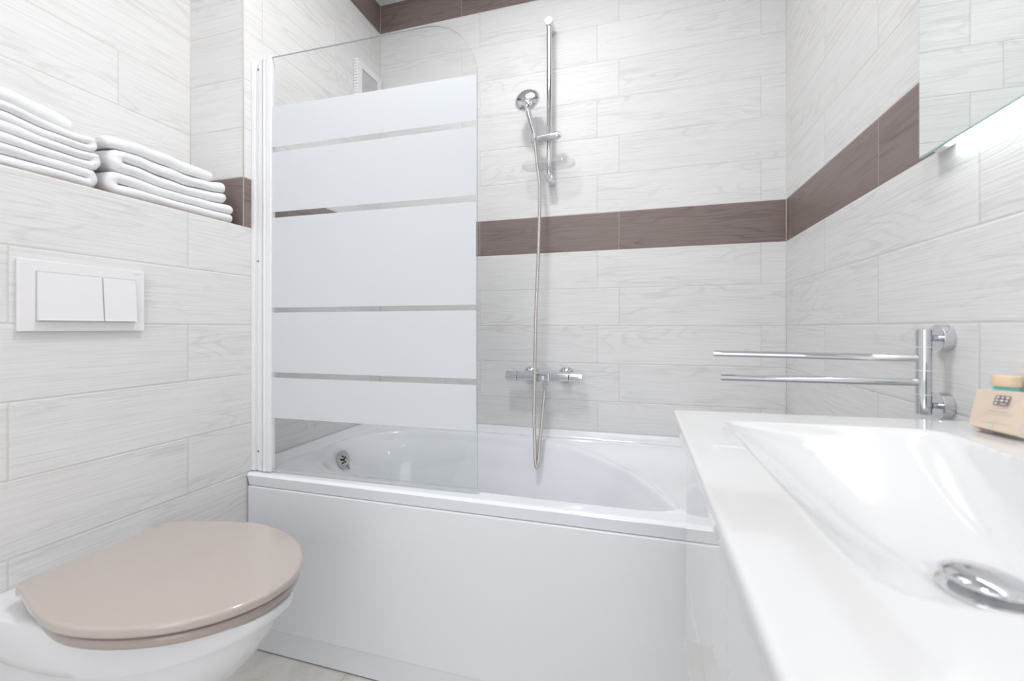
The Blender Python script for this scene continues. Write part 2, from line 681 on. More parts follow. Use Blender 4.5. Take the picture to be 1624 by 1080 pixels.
tub_shell()
bm = bmesh.new()
box(bm, TX0, TX1, 1.080, 1.096, 0.078, H - 0.4955, 0.004)
finish(bm, 'front_panel', M['apron'], tub, angle=40)
bm = bmesh.new()
box(bm, TX0 + 0.002, TX1, 1.086, 1.100, 0.004, 0.0775)
finish(bm, 'kickboard', M['apron'], tub)
bm = bmesh.new()
box(bm, TX0, TX1, TY1 - 0.022, TY1 - 0.0195, ZR - 0.0005, ZR + 0.0012)
finish(bm, 'silicone_joint', M['silicone'], tub)


def overflow():
    c = Vector((-1.098, 1.43, H - 0.508))
    ax = Vector((0.97, 0.10, 0.22)).normalized()
    u, v = frame_of(ax)
    bm = bmesh.new()
    lathe(bm, c, ax, [(-0.012, 0.032), (0.0, 0.037), (0.004, 0.036), (0.006, 0.031), (0.003, 0.025), (-0.001, 0.021), (-0.001, 0.0)], 36)
    o = finish(bm, 'drain_cover', M['steel'], tub, angle=45)
    bm = bmesh.new()
    for k in range(5):
        a = 2 * PI * k / 5 + 0.3
        p = c + ax * 0.0005 + (u * math.cos(a) + v * math.sin(a)) * 0.0135
        rod(bm, p, p + ax * 0.0012, 0.0037, n=14)
    lathe(bm, c, ax, [(0.0, 0.0045), (0.004, 0.004), (0.004, 0.0)], 14)
    o2 = finish(bm, 'drain_hole', M['dark'], None)
    o2.parent = o
    o2.matrix_parent_inverse = o.matrix_world.inverted()
    bm = bmesh.new()
    for k in range(3):
        p = c + ax * 0.006 - v * (0.026 + 0.007 * k) - u * (0.010 + 0.003 * k)
        lathe(bm, p, u, [(-0.003, 0.001), (0, 0.0035), (0.003, 0.001)], 12)
    finish(bm, 'plug_chain', M['rubber'], tub, smooth=True)


overflow()

# ------------------------------------------------------------------ glass bath screen
G0 = Vector((-1.114, 1.102, 0))
G1 = Vector((-0.427, 1.115, 0))
GE = (G1 - G0).normalized()
GN = Vector((-GE.y, GE.x, 0))      # away from the camera
scr = empty('bath_screen', (-1.15, 1.102, ZR + 0.003), 'clear glass bath screen with five frosted stripes standing on the tub rim', 'shower screen')


def slab(bm, pts, t0, t1):
    """pts: list of (s, z rel) outline on the screen plane, thickness offsets along GN"""
    f = [G0 + GE * s + GN * t0 + Vector((0, 0, H + z)) for s, z in pts]
    b = [G0 + GE * s + GN * t1 + Vector((0, 0, H + z)) for s, z in pts]
    loft(bm, [f, b])


rc = 0.158
outl = [(0.0, -0.440), (0.687, -0.440)] + [(0.687 - rc * 1.0 + rc * math.cos(a), 0.851 - rc + rc * math.sin(a)) for a in [PI / 2 * i / 20 for i in range(21)]] + [(0.0, 0.851)]
outl[2:23] = [(0.687 - 0.010 * (i / 20.0) * 0 - rc + rc * math.cos(PI / 2 * i / 20), 0.851 - rc + rc * math.sin(PI / 2 * i / 20)) for i in range(21)]
bm = bmesh.new()
slab(bm, outl, 0.0, 0.006)
bm.normal_update()
for f in bm.faces:
    if len(f.verts) == 4 and f.calc_area() < 0.02:
        f.material_index = 1
glass = finish(bm, 'glass_pane', [M['glass'], M['pane_edge']], scr)
for z0, z1 in ((0.567, 0.692), (0.363, 0.550), (0.0635, 0.345), (-0.139, 0.048), (-0.282, -0.156)):
    bm = bmesh.new()
    slab(bm, [(0.001, z0), (0.684, z0), (0.684, z1), (0.001, z1)], -0.0006, -0.0001)
    finish(bm, 'frosted_band', M['frost'], scr)
bm = bmesh.new()
slab(bm, [(0.0, -0.4525), (0.690, -0.4525), (0.690, -0.4405), (0.0, -0.4405)], 0.0005, 0.0055)
finish(bm, 'bottom_seal', M['clear'], scr)
yw = 1.102
bm = bmesh.new()
ztop = H + 0.845
box(bm, -W + 0.0005, -W + 0.014, yw - 0.006, yw + 0.018, ZR + 0.003, ztop, 0.001)
box(bm, -W + 0.0145, -W + 0.031, yw + 0.000, yw + 0.018, ZR + 0.003, ztop, 0.0005)
box(bm, -W + 0.0305, -W + 0.041, yw - 0.005, yw + 0.018, ZR + 0.003, ztop, 0.001)
finish(bm, 'wall_channel', M['alu'], scr, angle=40)
bm = bmesh.new()
rod(bm, (-W + 0.0505, yw + 0.002, ZR + 0.003), (-W + 0.0505, yw + 0.002, H + 0.840), 0.0088, n=24)
finish(bm, 'hinge_post', M['alu'], scr, angle=40)
bm = bmesh.new()
rod(bm, (-W + 0.0505, yw + 0.002, H + 0.8405), (-W + 0.0505, yw + 0.002, H + 0.853), 0.0095, 0.001, n=24)
finish(bm, 'end_cap', M['plastic'], scr, angle=40)
bm = bmesh.new()
box(bm, -W + 0.060, -W + 0.077, yw - 0.006, yw + 0.013, ZR + 0.004, H + 0.853, 0.001)
finish(bm, 'glass_clamp', M['alu'], scr, angle=40)
for z in (0.820, 0.212, -0.392):
    bm = bmesh.new()
    lathe(bm, (-W + 0.0225, yw + 0.0, H + z), (0, -1, 0), [(0, 0.003), (0.001, 0.0028), (0.0016, 0.001)], 14)
    finish(bm, 'screw', M['screw'], scr, smooth=True)

# ------------------------------------------------------------------ wall vent
vent = empty('ventilation_grille', (-W, 1.70, H + 0.98), 'white square ventilation grille on the left wall above the tub', 'vent')
vy0, vy1, vz0, vz1 = 1.612, 1.790, H + 0.985, H + 1.163
bm = bmesh.new()
xo = -W + 0.001
for (a, b, c, d) in ((vy0, vy0 + 0.03, vz0, vz1), (vy1 - 0.03, vy1, vz0, vz1), (vy0 + 0.03, vy1 - 0.03, vz0, vz0 + 0.03), (vy0 + 0.03, vy1 - 0.03, vz1 - 0.03, vz1)):
    box(bm, xo, xo + 0.022, a, b, c, d)
for i in range(14):
    z = vz0 + 0.008 + i * (vz1 - vz0 - 0.016) / 13
    box(bm, xo, xo + 0.018, vy0 - 0.003, vy0, z - 0.002, z + 0.002)
finish(bm, 'grille_frame', M['plastic'], vent)
bm = bmesh.new()
for i in range(15):
    z = vz0 + 0.036 + i * (vz1 - vz0 - 0.072) / 14
    box(bm, xo + 0.008, xo + 0.019, vy0 + 0.03, vy1 - 0.03, z - 0.0016, z + 0.0016)
for i in range(1, 5):
    y = vy0 + 0.03 + i * (vy1 - vy0 - 0.06) / 5
    box(bm, xo + 0.004, xo + 0.010, y - 0.001, y + 0.001, vz0 + 0.03, vz1 - 0.03)
finish(bm, 'grille_slats', M['plastic'], vent)
bm = bmesh.new()
box(bm, xo, xo + 0.002, vy0 + 0.028, vy1 - 0.028, vz0 + 0.028, vz1 - 0.028)
finish(bm, 'grille_shade_backing', M['vent_dark'], vent)  # dark sheet standing in for the shade between the slats

# ------------------------------------------------------------------ shower rail, handset, hose, mixer
BX, BY = -0.3585, D - 0.060
rail = empty('shower_rail', (BX, D, H + 0.6), 'chrome vertical shower slide bar on the back wall', 'shower rail')
bm = bmesh.new()
rod(bm, (BX, BY, H + 0.600), (BX, BY, H + 1.245), 0.0105, n=28)
finish(bm, 'bar', M['chrome'], rail, angle=40)
for z in (1.248, 0.612):
    bm = bmesh.new()
    rod(bm, (BX, D - 0.0005, H + z), (BX, BY - 0.016, H + z), 0.0165, 0.002, n=32)
    finish(bm, 'wall_bracket', M['chrome'], rail, angle=40)
bm = bmesh.new()
rod(bm, (-0.427, BY - 0.018, H + 0.766), (-0.316, BY - 0.018, H + 0.776), 0.0165, 0.002, n=32)
finish(bm, 'slider', M['chrome'], rail, angle=40)
bm = bmesh.new()
rod(bm, (-0.322, BY - 0.018, H + 0.776), (-0.306, BY - 0.018, H + 0.776), 0.0115, 0.002, n=24)
finish(bm, 'slider_knob', M['chrome'], rail, angle=40)

hs = empty('shower_handset', (-0.41, BY - 0.03, H + 0.77), 'round chrome hand shower resting in the slide bar holder', 'hand shower')
hc = Vector((-0.437, D - 0.118, H + 0.915))
back = Vector((-0.12, -0.90, 0.40)).normalized()     # rear dome looks at the room
bm = bmesh.new()
lathe(bm, hc, back, [(-0.016, 0.0), (-0.016, 0.040), (-0.013, 0.048), (-0.006, 0.052), (0.002, 0.052), (0.010, 0.048), (0.018, 0.040), (0.025, 0.029), (0.029, 0.015), (0.0305, 0.0)], 48, False, False)
finish(bm, 'spray_head', M['chrome'], hs, smooth=True)
bm = bmesh.new()
lathe(bm, hc - back * 0.0165, -back, [(0, 0.0345), (0.002, 0.034), (0.003, 0.0)], 40)
finish(bm, 'spray_face', M['plastic'], hs, angle=40)
bm = bmesh.new()
path = spline([hc + back * 0.012 + Vector((0.004, 0, 0.0)), hc + back * 0.024 + Vector((0.006, 0, -0.028)), hc + back * 0.018 + Vector((0.013, 0, -0.07)), (-0.412, BY - 0.040, H + 0.785), (-0.409, BY - 0.038, H + 0.748)], 10)
nP = len(path)
tube(bm, path, lambda i: 0.0135 - 0.0035 * i / nP - (0.006 * (1 - i / 6.0) if i < 6 else 0), 20)
finish(bm, 'handle', M['chrome'], hs, smooth=True)

# mixer
MZ = H - 0.199
mx = empty('shower_mixer', (-0.38, D, MZ), 'chrome thermostatic bar mixer on the back wall above the tub', 'mixer tap')
bm = bmesh.new()
rod(bm, (-0.491, BY, MZ), (-0.277, BY, MZ), 0.0185, 0.001, n=36)
finish(bm, 'mixer_body', M['chrome'], mx, angle=40)
for x0, x1 in ((-0.541, -0.4925), (-0.2755, -0.222)):
    bm = bmesh.new()
    rod(bm, (x0, BY, MZ), (x1, BY, MZ), 0.0198, 0.0015, n=36)
    finish(bm, 'control_knob', M['chrome'], mx, angle=40)
for x in (-0.447, -0.297):
    bm = bmesh.new()
    lathe(bm, (x, D - 0.0005, MZ + 0.004), (0, -1, 0), [(0, 0.034), (0.004, 0.034), (0.010, 0.031), (0.017, 0.024), (0.022, 0.016), (0.05, 0.014)], 36)
    finish(bm, 'wall_flange', M['chrome'], mx, angle=50)
bm = bmesh.new()
box(bm, -0.412, -0.352, BY - 0.026, BY + 0.012, MZ - 0.021, MZ + 0.016, 0.006)
finish(bm, 'diverter', M['chrome'], mx, angle=50)
bm = bmesh.new()
box(bm, -0.405, -0.378, BY - 0.040, BY - 0.024, MZ - 0.012, MZ + 0.004, 0.003)
finish(bm, 'diverter_lever', M['chrome'], mx, angle=50)
bm = bmesh.new()
lathe(bm, (-0.374, BY, MZ - 0.018), (0, 0, -1), [(0, 0.011), (0.012, 0.011), (0.014, 0.013), (0.030, 0.013), (0.032, 0.009), (0.04, 0.009)], 6)
finish(bm, 'hose_connector', M['chrome'], mx, angle=30)

# hose
bm = bmesh.new()
hp = [(-0.409, BY - 0.038, H + 0.752), (-0.400, BY - 0.038, H + 0.66), (-0.3880, 1.7120, H +0.5570), (-0.3920, 1.7050, H +0.3030), (-0.4010, 1.7000, H +0.0500), (-0.4060, 1.7000, H -0.2020), (-0.4060, 1.6900, H -0.3510), (-0.3980, 1.6680, H -0.4450), (-0.3920, 1.6520, H -0.5100), (-0.3860, 1.6470, H -0.5390), (-0.3790, 1.6520, H -0.5130), (-0.3790, 1.6720, H -0.4570), (-0.3780, 1.7000, H -0.3890), (-0.3780, 1.7250, H -0.3310), (-0.3780, 1.7480, H -0.2890), (-0.3755, BY, H - 0.250)]
tube(bm, spline(hp, 16), 0.0068, 14)
hose = finish(bm, 'shower_hose', M['hose'], None, smooth=True)
tag(hose, 'ribbed steel shower hose looping from hand shower to mixer', 'hose')

# soap dish
sd = empty('soap_dish', (BX, BY, H + 0.655), 'clear plastic oval soap dish clipped low on the shower bar', 'soap dish')


def stadium(cx, cy, hx, hy, n=14):
    pts = []
    for k in range(n + 1):
        a = -PI / 2 + PI * k / n
        pts.append((cx + hx - hy + hy * math.cos(a), cy + hy * math.sin(a)))
    for k in range(n + 1):
        a = PI / 2 + PI * k / n
        pts.append((cx - hx + hy + hy * math.cos(a), cy + hy * math.sin(a)))
    return pts


sz = H + 0.657
scy = D - 0.066
bm = bmesh.new()
outer = stadium(BX - 0.002, scy, 0.110, 0.050)
inner = stadium(BX - 0.002, scy, 0.106, 0.046)
lo = [[(x, y, sz + z) for x, y in st] for st, z in ((inner, 0.002), (inner, 0.012), (outer, 0.012), (outer, 0.0), (inner, -0.001))]
lo2 = lo
vl = loft(bm, lo2, True, True)
finish(bm, 'tray', M['clear'], sd, angle=40)
bm = bmesh.new()
lathe(bm, (BX, BY, sz - 0.022), (0, 0, 1), [(0, 0.0145), (0.001, 0.0165), (0.020, 0.0165), (0.0205, 0.0145)], 28)
finish(bm, 'clip', M['clear'], sd, angle=40)

# ------------------------------------------------------------------ flush plate
fp = empty('flush_plate', (-W, 0.665, H - 0.007), 'white dual flush plate on the tiled wall above the toilet', 'flush plate')
bm = bmesh.new()
box(bm, -W + 0.0003, -W + 0.010, 0.551, 0.779, H - 0.007, H + 0.138, 0.0012)
finish(bm, 'cover_plate', M['plastic'], fp, angle=40)
bm = bmesh.new()
box(bm, -W + 0.0101, -W + 0.0106, 0.576, 0.7585, H + 0.0125, H + 0.1165)
finish(bm, 'button_recess', M['grey_groove'], fp)
for y0, y1 in ((0.578, 0.6885), (0.6910, 0.7570)):
    bm = bmesh.new()
    x0 = -W + 0.0108
    z0, z1 = H + 0.0155, H + 0.1145
    pr = [(x0, z0), (x0 + 0.0095, z0), (x0 + 0.0085, z0 + 0.004), (x0 + 0.0022, z1), (x0, z1)]
    loft(bm, [[(x, y0, z) for x, z in pr], [(x, y1, z) for x, z in pr]])
    finish(bm, 'flush_button', M['plastic'], fp)

bm = bmesh.new()
for k_ in range(7):
    box(bm, -W + 0.0101, -W + 0.0103, 0.7565 + 0.0019 * k_, 0.7577 + 0.0019 * k_, H + 0.1287, H + 0.1305)
finish(bm, 'embossed_mark', M['grey_groove'], fp)

# ------------------------------------------------------------------ toilet
TC = 0.652
wc = empty('toilet', (-W, TC, 0.13), 'wall-hung white toilet with a closed taupe lid', 'toilet')


def d_outline(xb, xt, hb, hw, n=40, off=0.0, z=0.0):
    """closed outline: straight back at xb, tip at xt, half width hb at the back, hw at widest"""
    ctrl = [(xb - 0.0, hb), (xb + 0.10 * (xt - xb), hb + (hw - hb) * 0.30), (xb + 0.27 * (xt - xb), hb + (hw - hb) * 0.74), (xb + 0.45 * (xt - xb), hw),
            (xb + 0.63 * (xt - xb), hw * 0.935), (xb + 0.80 * (xt - xb), hw * 0.755), (xb + 0.92 * (xt - xb), hw * 0.50), (xb + 0.985 * (xt - xb), hw * 0.22), (xt, 0.0)]
    full = ctrl + [(x, -y) for x, y in ctrl[-2::-1]]
    sp_ = spline([(a, b, 0) for a, b in full], 8)
    # rounded back corners
    r = 0.026
    pts = [(p.x, p.y) for p in sp_ if p.x > xb + r]
    fy = pts[0][1]
    corner = [(xb + r * (1 - math.cos(a)), fy - r + r * math.sin(a)) for a in [PI / 2 * k / 6 for k in range(0, 6)]]
    back_pts = [(xb, -fy * 0.6), (xb, 0.0), (xb, fy * 0.6)]
    allp = pts + [(x, -y) for x, y in reversed(corner)] + back_pts + corner
    out = []
    m = len(allp)
    for i, (x, y) in enumerate(allp):
        if off:
            a, b = allp[i - 1], allp[(i + 1) % m]
            tx, ty = b[0] - a[0], b[1] - a[1]
            L = math.hypot(tx, ty)
            nx, ny = -ty / L, tx / L        # inward for this winding
            x, y = x + nx * off * SGN, y + ny * off * SGN
        out.append((x, TC + y, z))
    return out


SGN = -1.0


def lid_part(name, mat, xb, xt, hb, hw, z0, z1, r):
    bm = bmesh.new()
    loops = []
    for o, z in ((r * 1.1, z0), (r * 0.3, z0 + r * 0.25), (0, z0 + r * 0.9), (0, z1 - r), (r * 0.12, z1 - r * 0.5), (r * 0.45, z1 - r * 0.15), (r * 1.2, z1)):
        loops.append(d_outline(xb, xt, hb, hw, off=o, z=z))
    loft(bm, loops)
    return finish(bm, name, mat, wc, angle=60)


LZ = H - 0.472
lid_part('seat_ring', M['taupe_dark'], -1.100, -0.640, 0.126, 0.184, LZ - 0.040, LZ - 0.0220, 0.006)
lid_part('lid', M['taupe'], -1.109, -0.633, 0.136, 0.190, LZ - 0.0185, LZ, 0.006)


def bowl():
    bm = bmesh.new()
    zt = LZ - 0.0405
    loops = []
    #      z off top, tip x, half width, back half width
    prof = [(0.000, -0.652, 0.168, 0.140, -1.12), (0.001, -0.645, 0.173, 0.160, -W), (0.006, -0.640, 0.177, 0.168, -W), (0.03, -0.640, 0.177, 0.168, -W), (0.050, -0.641, 0.174, 0.167, -W), (0.064, -0.645, 0.170, 0.166, -W),
            (0.069, -0.662, 0.159, 0.157, -W), (0.085, -0.667, 0.157, 0.156, -W), (0.130, -0.680, 0.150, 0.156, -W), (0.18, -0.715, 0.135, 0.148, -W), (0.23, -0.775, 0.118, 0.138, -W), (0.28, -0.87, 0.10, 0.125, -W), (0.33, -0.98, 0.085, 0.11, -W), (0.36, -1.08, 0.07, 0.10, -W)]
    N = 72
    for dz, xt, hw, hb, xb in prof:
        xb = max(xb, -W + 0.001)
        pts = []
        # half-superellipse front + tapering sides to wall
        for k in range(N):
            t = k / (N - 1)
            a = PI * (t - 0.5)
            # front half ellipse occupies x from xm to xt
            s = math.sin(a)
            c = math.cos(a)
            x = xb + (xt - xb) * (abs(c) ** 0.86)
            q = (x - xb) / (xt - xb)
            y = math.copysign(abs(s) ** 0.92, s)
            wmax = hb + (hw - hb) * min(1, q * 2.2)
            k_ = 1 + (0.1 + 1.32 * q - 2.05 * q * q) * (1.0 if dz < 0.086 else max(0.0, 1 - (dz - 0.086) / 0.22))
            pts.append((x, TC + y * wmax, zt - dz * k_))
        loops.append(pts)
    loft(bm, loops)
    o = finish(bm, 'bowl', M['ceramic'], wc, angle=50)
    return o


bowl()
for s in (-1, 1):
    bm = bmesh.new()
    rod(bm, (-1.125, TC + s * 0.075 - 0.018, LZ - 0.026), (-1.125, TC + s * 0.075 + 0.018, LZ - 0.026), 0.013, 0.002, n=20)
    finish(bm, 'hinge', M['chrome'], wc, angle=40)

# ------------------------------------------------------------------ towels
random.seed(4)


def towel_mesh(name, path, th, x0, x1, seed, parent=None):
    """sheet of thickness th following a (y,z) path, spanning x0..x1 with rounded front edge"""
    bm = bmesh.new()
    P3 = spline([(0, a, b) for a, b in path], 14)
    # cross-section: flat rounded rectangle in (x, normal)
    cs = []
    hx = (x1 - x0) / 2
    cx = (x0 + x1) / 2
    ht = th / 2
    nseg = 7
    for sgn in (1, -1):
        for k in range(nseg + 1):
            a = -PI / 2 + PI * k / nseg if sgn == 1 else PI / 2 + PI * k / nseg
            cs.append((sgn * (hx - ht) + ht * math.cos(a), ht * math.sin(a)))
        nmid = 10
        for k in range(1, nmid):
            t = k / nmid
            cs.append((sgn * (hx - ht) * (1 - 2 * t), sgn * ht))
    loops = []
    m = len(P3)
    # extra samples near the two ends for a round edge
    e0 = [P3[0].lerp(P3[1], k / 5) for k in range(5)]
    e1 = [P3[-2].lerp(P3[-1], k / 5) for k in range(1, 6)]
    P3 = e0 + P3[1:-1] + e1
    m = len(P3)
    arc = [0.0]
    for i in range(1, m):
        arc.append(arc[-1] + (P3[i] - P3[i - 1]).length)
    for i, p in enumerate(P3):
        t = (P3[min(i + 1, m - 1)] - P3[max(i - 1, 0)])
        t.x = 0
        t.normalize()
        nrm = Vector((0, -t.z, t.y))
        ed = min(arc[i], arc[-1] - arc[i])
        q_ = max(0.0, 1 - (ed + 0.0006) / (ht * 0.9))
        sc = max(0.0, 1 - q_ ** 2.4) ** (1 / 2.4)
        lp = []
        for a, b in cs:
            q = Vector((cx + a - (0.012 * q_ * q_ if a > 0 else 0), p.y, p.z)) + nrm * (b * sc)
            n1 = noise.noise(Vector((q.x * 9, q.y * 6, q.z * 40)))
            n2 = noise.noise(Vector((q.y * 14, q.z * 60, seed * 3.1)))
            n3 = noise.noise(Vector((q.y * 45, q.z * 90, seed * 1.7 + q.x * 20)))
            q += nrm * (n1 * 0.0012 + n3 * 0.0004)
            q.z += (q.z - Z0) * (0.10 * noise.noise(Vector((q.y * 7, q.x * 3, q.z * 5))) + 0.05 * noise.noise(Vector((q.y * 18, q.x * 8, q.z * 9))))
            q.y += 0.006 * noise.noise(Vector((q.z * 30, q.x * 14, seed)))
            if a > 0:
                q.x += n2 * 0.004 * (a / hx) ** 2
            lp.append(q)
        loops.append(lp)
    loft(bm, loops)
    return finish(bm, name, M['towel'], parent, smooth=True)


def serp(y0, y1, z0, th, n, start='l', jit=0.0, last=None):
    """serpentine of n sheets stacked from z0 up; ends y0/y1"""
    pts = []
    left = start == 'l'
    r = th * 0.5
    for i in range(n):
        z = z0 + th * (i + 0.5)
        a, b = (y0, y1) if left else (y1, y0)
        sg = 1 if left else -1
        ja, jb = random.uniform(-jit, jit), 0
        st = a if i == 0 else a + sg * th * 1.05
        en = b - sg * th * 1.05 if i < n - 1 else (b if last is None else last)
        for t in ((0.0, 0.15, 0.35, 0.55, 0.75, 0.93) if i == 0 else (0.15, 0.35, 0.55, 0.75, 0.93)):
            pts.append((st + (en - st) * t, z + random.uniform(-0.0006, 0.0006)))
        if i == n - 1:
            pts.append((en, z))
        else:
            cx_ = b - sg * th * 1.0
            for ang in (-90, -45, 0, 45, 90):
                pts.append((cx_ + sg * th * 0.5 * math.cos(math.radians(ang)), z + th * 0.5 + th * 0.5 * math.sin(math.radians(ang))))
        left = not left
    return pts


TL = Z0 + 0.0012
XF = -W - 0.004
XB = -W2 + 0.012
G_L = 'folded towels stacked at the left of the ledge'
G_R = 'folded towels stacked by the niche corner'
# left stack
t = towel_mesh('folded_towel', serp(0.16, 0.694, TL, 0.0215, 2, 'l'), 0.0210, XB, XF, 1)
tag(t, 'white folded towel at the bottom of the left stack on the tiled ledge', 'towel', G_L)
t = towel_mesh('folded_towel', serp(0.15, 0.704, TL + 0.0435, 0.0215, 2, 'l'), 0.0210, XB, XF - 0.002, 2)
tag(t, 'white folded towel second from the bottom in the left stack', 'towel', G_L)
t = towel_mesh('folded_towel', serp(0.17, 0.698, TL + 0.087, 0.0185, 2, 'l'), 0.0178, XB, XF - 0.006, 3)
tag(t, 'white folded towel with a curled corner just under the top of the left stack', 'towel', G_L)
t = towel_mesh('folded_towel', [(0.14, TL + 0.141), (0.28, TL + 0.142), (0.42, TL + 0.1405), (0.54, TL + 0.139), (0.62, TL + 0.137), (0.662, TL + 0.133)], 0.034, XB, XF - 0.014, 4)
tag(t, 'thick white towel lying on top of the left stack', 'towel', G_L)
# right stack
t = towel_mesh('folded_towel', serp(0.709, 1.040, TL, 0.026, 2, 'r'), 0.0255, XB, XF, 5)
tag(t, 'white folded towel at the bottom of the right stack beside the brown tile', 'towel', G_R)
t = towel_mesh('folded_towel', serp(0.716, 1.020, TL + 0.0525, 0.030, 2, 'r'), 0.0292, XB, XF - 0.003, 6)
tag(t, 'white towel with a looped fold in the middle of the right stack', 'towel', G_R)
t = towel_mesh('folded_towel', [(0.712, TL + 0.129), (0.79, TL + 0.132), (0.86, TL + 0.132), (0.93, TL + 0.131), (0.985, TL + 0.128)], 0.030, XB, XF - 0.010, 7)
tag(t, 'white folded towel on top of the right stack', 'towel', G_R)

# ------------------------------------------------------------------ vanity
ZT = H - 0.148                      # counter top
van = empty('vanity_cabinet', (0.30, 0.52, 0.30), 'wall-hung glossy white vanity cabinet under the washbasin', 'vanity cabinet')
VF, VY0, VY1 = 0.080, 0.185, 0.852
bm = bmesh.new()
box(bm, VF + 0.019, R - 0.001, VY0, VY0 + 0.016, 0.30, H - 0.2135)
box(bm, VF + 0.019, R - 0.001, VY1 - 0.016, VY1, 0.30, H - 0.2135)
box(bm, VF + 0.019, R - 0.001, VY0 + 0.016, VY1 - 0.016, 0.30, 0.316)
finish(bm, 'carcass', M['gloss'], van)
for z0, z1 in ((0.305, H - 0.4545), (H - 0.4515, H - 0.2165)):
    bm = bmesh.new()
    box(bm, VF, VF + 0.0185, VY0, VY1, z0, z1, 0.0012)
    dr = finish(bm, 'drawer_front', M['gloss'], van, angle=40)
    if z1 < H - 0.4:
        bm = bmesh.new()
        box(bm, VF - 0.019, VF + 0.002, 0.42, 0.676, z1 + 0.0004, z1 + 0.0024)
        box(bm, VF - 0.019, VF - 0.017, 0.42, 0.676, z1 - 0.022, z1 + 0.0003)
        h = finish(bm, 'drawer_handle', M['satin'], None)
        h.parent = dr
        h.matrix_parent_inverse = dr.matrix_world.inverted()

wb = empty('washbasin', (0.28, 0.52, H - 0.213), 'wide white ceramic washbasin with integrated counter on the vanity', 'washbasin')


def counter():
    # plan quad (far edge slightly out of square, as in the room)
    y_near = 0.170
    xf = 0.056

    def far(x):
        return 0.843 + (x - xf) * (0.876 - 0.843) / (R - xf)
    outline = [(0.127, 0.745), (0.130, 0.758), (0.142, 0.763), (0.25, 0.772), (0.36, 0.779), (0.400, 0.775), (0.416, 0.755), (0.416, 0.72), (0.408, 0.64), (0.402, 0.55),
               (0.402, 0.45), (0.406, 0.36), (0.402, 0.315), (0.385, 0.298), (0.34, 0.293), (0.25, 0.292), (0.175, 0.292), (0.145, 0.297), (0.131, 0.315), (0.127, 0.345), (0.127, 0.55)]
    poly = []
    sc = spline_closed([(a, b, 0) for a, b in outline], 6)
    poly = [(p.x, p.y) for p in sc]
    nx, ny = 190, 260
    U, V = np.meshgrid(np.linspace(0, 1, nx), np.linspace(0, 1, ny))
    X = xf + 0.001 + U * (R - 0.0015 - xf)
    Y = y_near + V * (far(X) - y_near)
    d = sdf(X, Y, poly)
    # depth: gentle from front, far and near ends; steep at the rear
    def lin(t):
        return np.sin(np.clip(t, 0, 1) * PI / 2)
    fx = lin((X - 0.122) / 0.15)
    fr = lin((0.418 - X) / 0.060)
    fe = np.minimum(lin((0.782 - Y) / 0.24), lin((Y - 0.285) / 0.15))
    full = 0.095 * fx * fr * fe * sstep(0.35 + d / 0.02)
    dep = np.where(d > 0, full, 0)
    Z = ZT - dep
    # rounded front and ends
    r = 0.006
    for e in (X - xf, Y - y_near, far(X) - Y):
        rr = np.clip(r - e, 0, r)
        Z -= (r - np.sqrt(np.maximum(r * r - rr * rr, 0)))
    bm = bmesh.new()
    vs, ring = grid_mesh(bm, X, Y, Z)
    n = len(ring)

    def shifted(dx, zz):
        o = []
        for v in ring:
            x, y = v.co.x, v.co.y
            s = (R - x) / (R - xf)
            o.append(bm.verts.new((x + dx * s, min(max(y, y_near + dx * 0.6), far(x) - dx * 0.6), zz)))
        return o
    l1 = shifted(0.004, H - 0.168)
    l2 = shifted(0.009, H - 0.190)
    l3 = shifted(0.019, H - 0.2128)
    l4 = shifted(0.060, H - 0.2128)
    prev = ring
    for l in (l1, l2, l3, l4):
        for i in range(n):
            j = (i + 1) % n
            bm.faces.new((prev[i], l[i], l[j], prev[j]))
        prev = l
    return finish(bm, 'counter_basin', M['basin'], wb, angle=70)


counter()


def basin_waste():
    c = Vector((0.303, 0.504, H - 0.2425))
    up = Vector((0.0, 0.0, 1.0))
    bm = bmesh.new()
    lathe(bm, c, up, [(-0.004, 0.034), (0.001, 0.036), (0.003, 0.035), (0.002, 0.028), (-0.003, 0.024), (-0.003, 0.0)], 48, True, False)
    finish(bm, 'waste_ring', M['chrome'], wb, angle=60)
    bm = bmesh.new()
    rod(bm, c - up * 0.004, c + up * 0.010, 0.008)
    finish(bm, 'waste_stem', M['chrome'], wb, angle=60)
    bm = bmesh.new()
    lathe(bm, c + up * 0.010, (0.05, 0.0, 1), [(0, 0.0), (0.0, 0.030), (0.0015, 0.0325), (0.0035, 0.0325), (0.006, 0.030), (0.009, 0.022), (0.0108, 0.010), (0.0112, 0.0)], 56, False, False)
    finish(bm, 'waste_plug', M['chrome'], wb, smooth=True)


basin_waste()

# ------------------------------------------------------------------ mirror with lamp
mir = empty('wall_mirror', (R, 0.55, H + 0.306), 'frameless rectangular mirror with green glass edge on the right wall', 'mirror')
mx0 = R - 0.030
my0, my1, mz0, mz1 = 0.16, 0.963, H + 0.3055, H + 1.10
bm = bmesh.new()
box(bm, mx0 + 0.0004, mx0 + 0.005, my0, my1, mz0, mz1)
finish(bm, 'glass_edge', M['green_glass'], mir)
bm = bmesh.new()
vs = [bm.verts.new(p) for p in ((mx0, my0 + .001, mz0 + .001), (mx0, my1 - .001, mz0 + .001), (mx0, my1 - .001, mz1 - .001), (mx0, my0 + .001, mz1 - .001))]
vb = [bm.verts.new((v.co.x + 0.0003, v.co.y, v.co.z)) for v in vs]
bm.faces.new(vs)
bm.faces.new(vb[::-1])
for i in range(4):
    bm.faces.new((vs[i], vs[(i + 1) % 4], vb[(i + 1) % 4], vb[i]))
finish(bm, 'mirror_face', M['mirror'], mir)
bm = bmesh.new()
box(bm, mx0 + 0.0052, R - 0.0005, my0 + 0.06, my1 - 0.06, mz0 + 0.06, mz1 - 0.05)
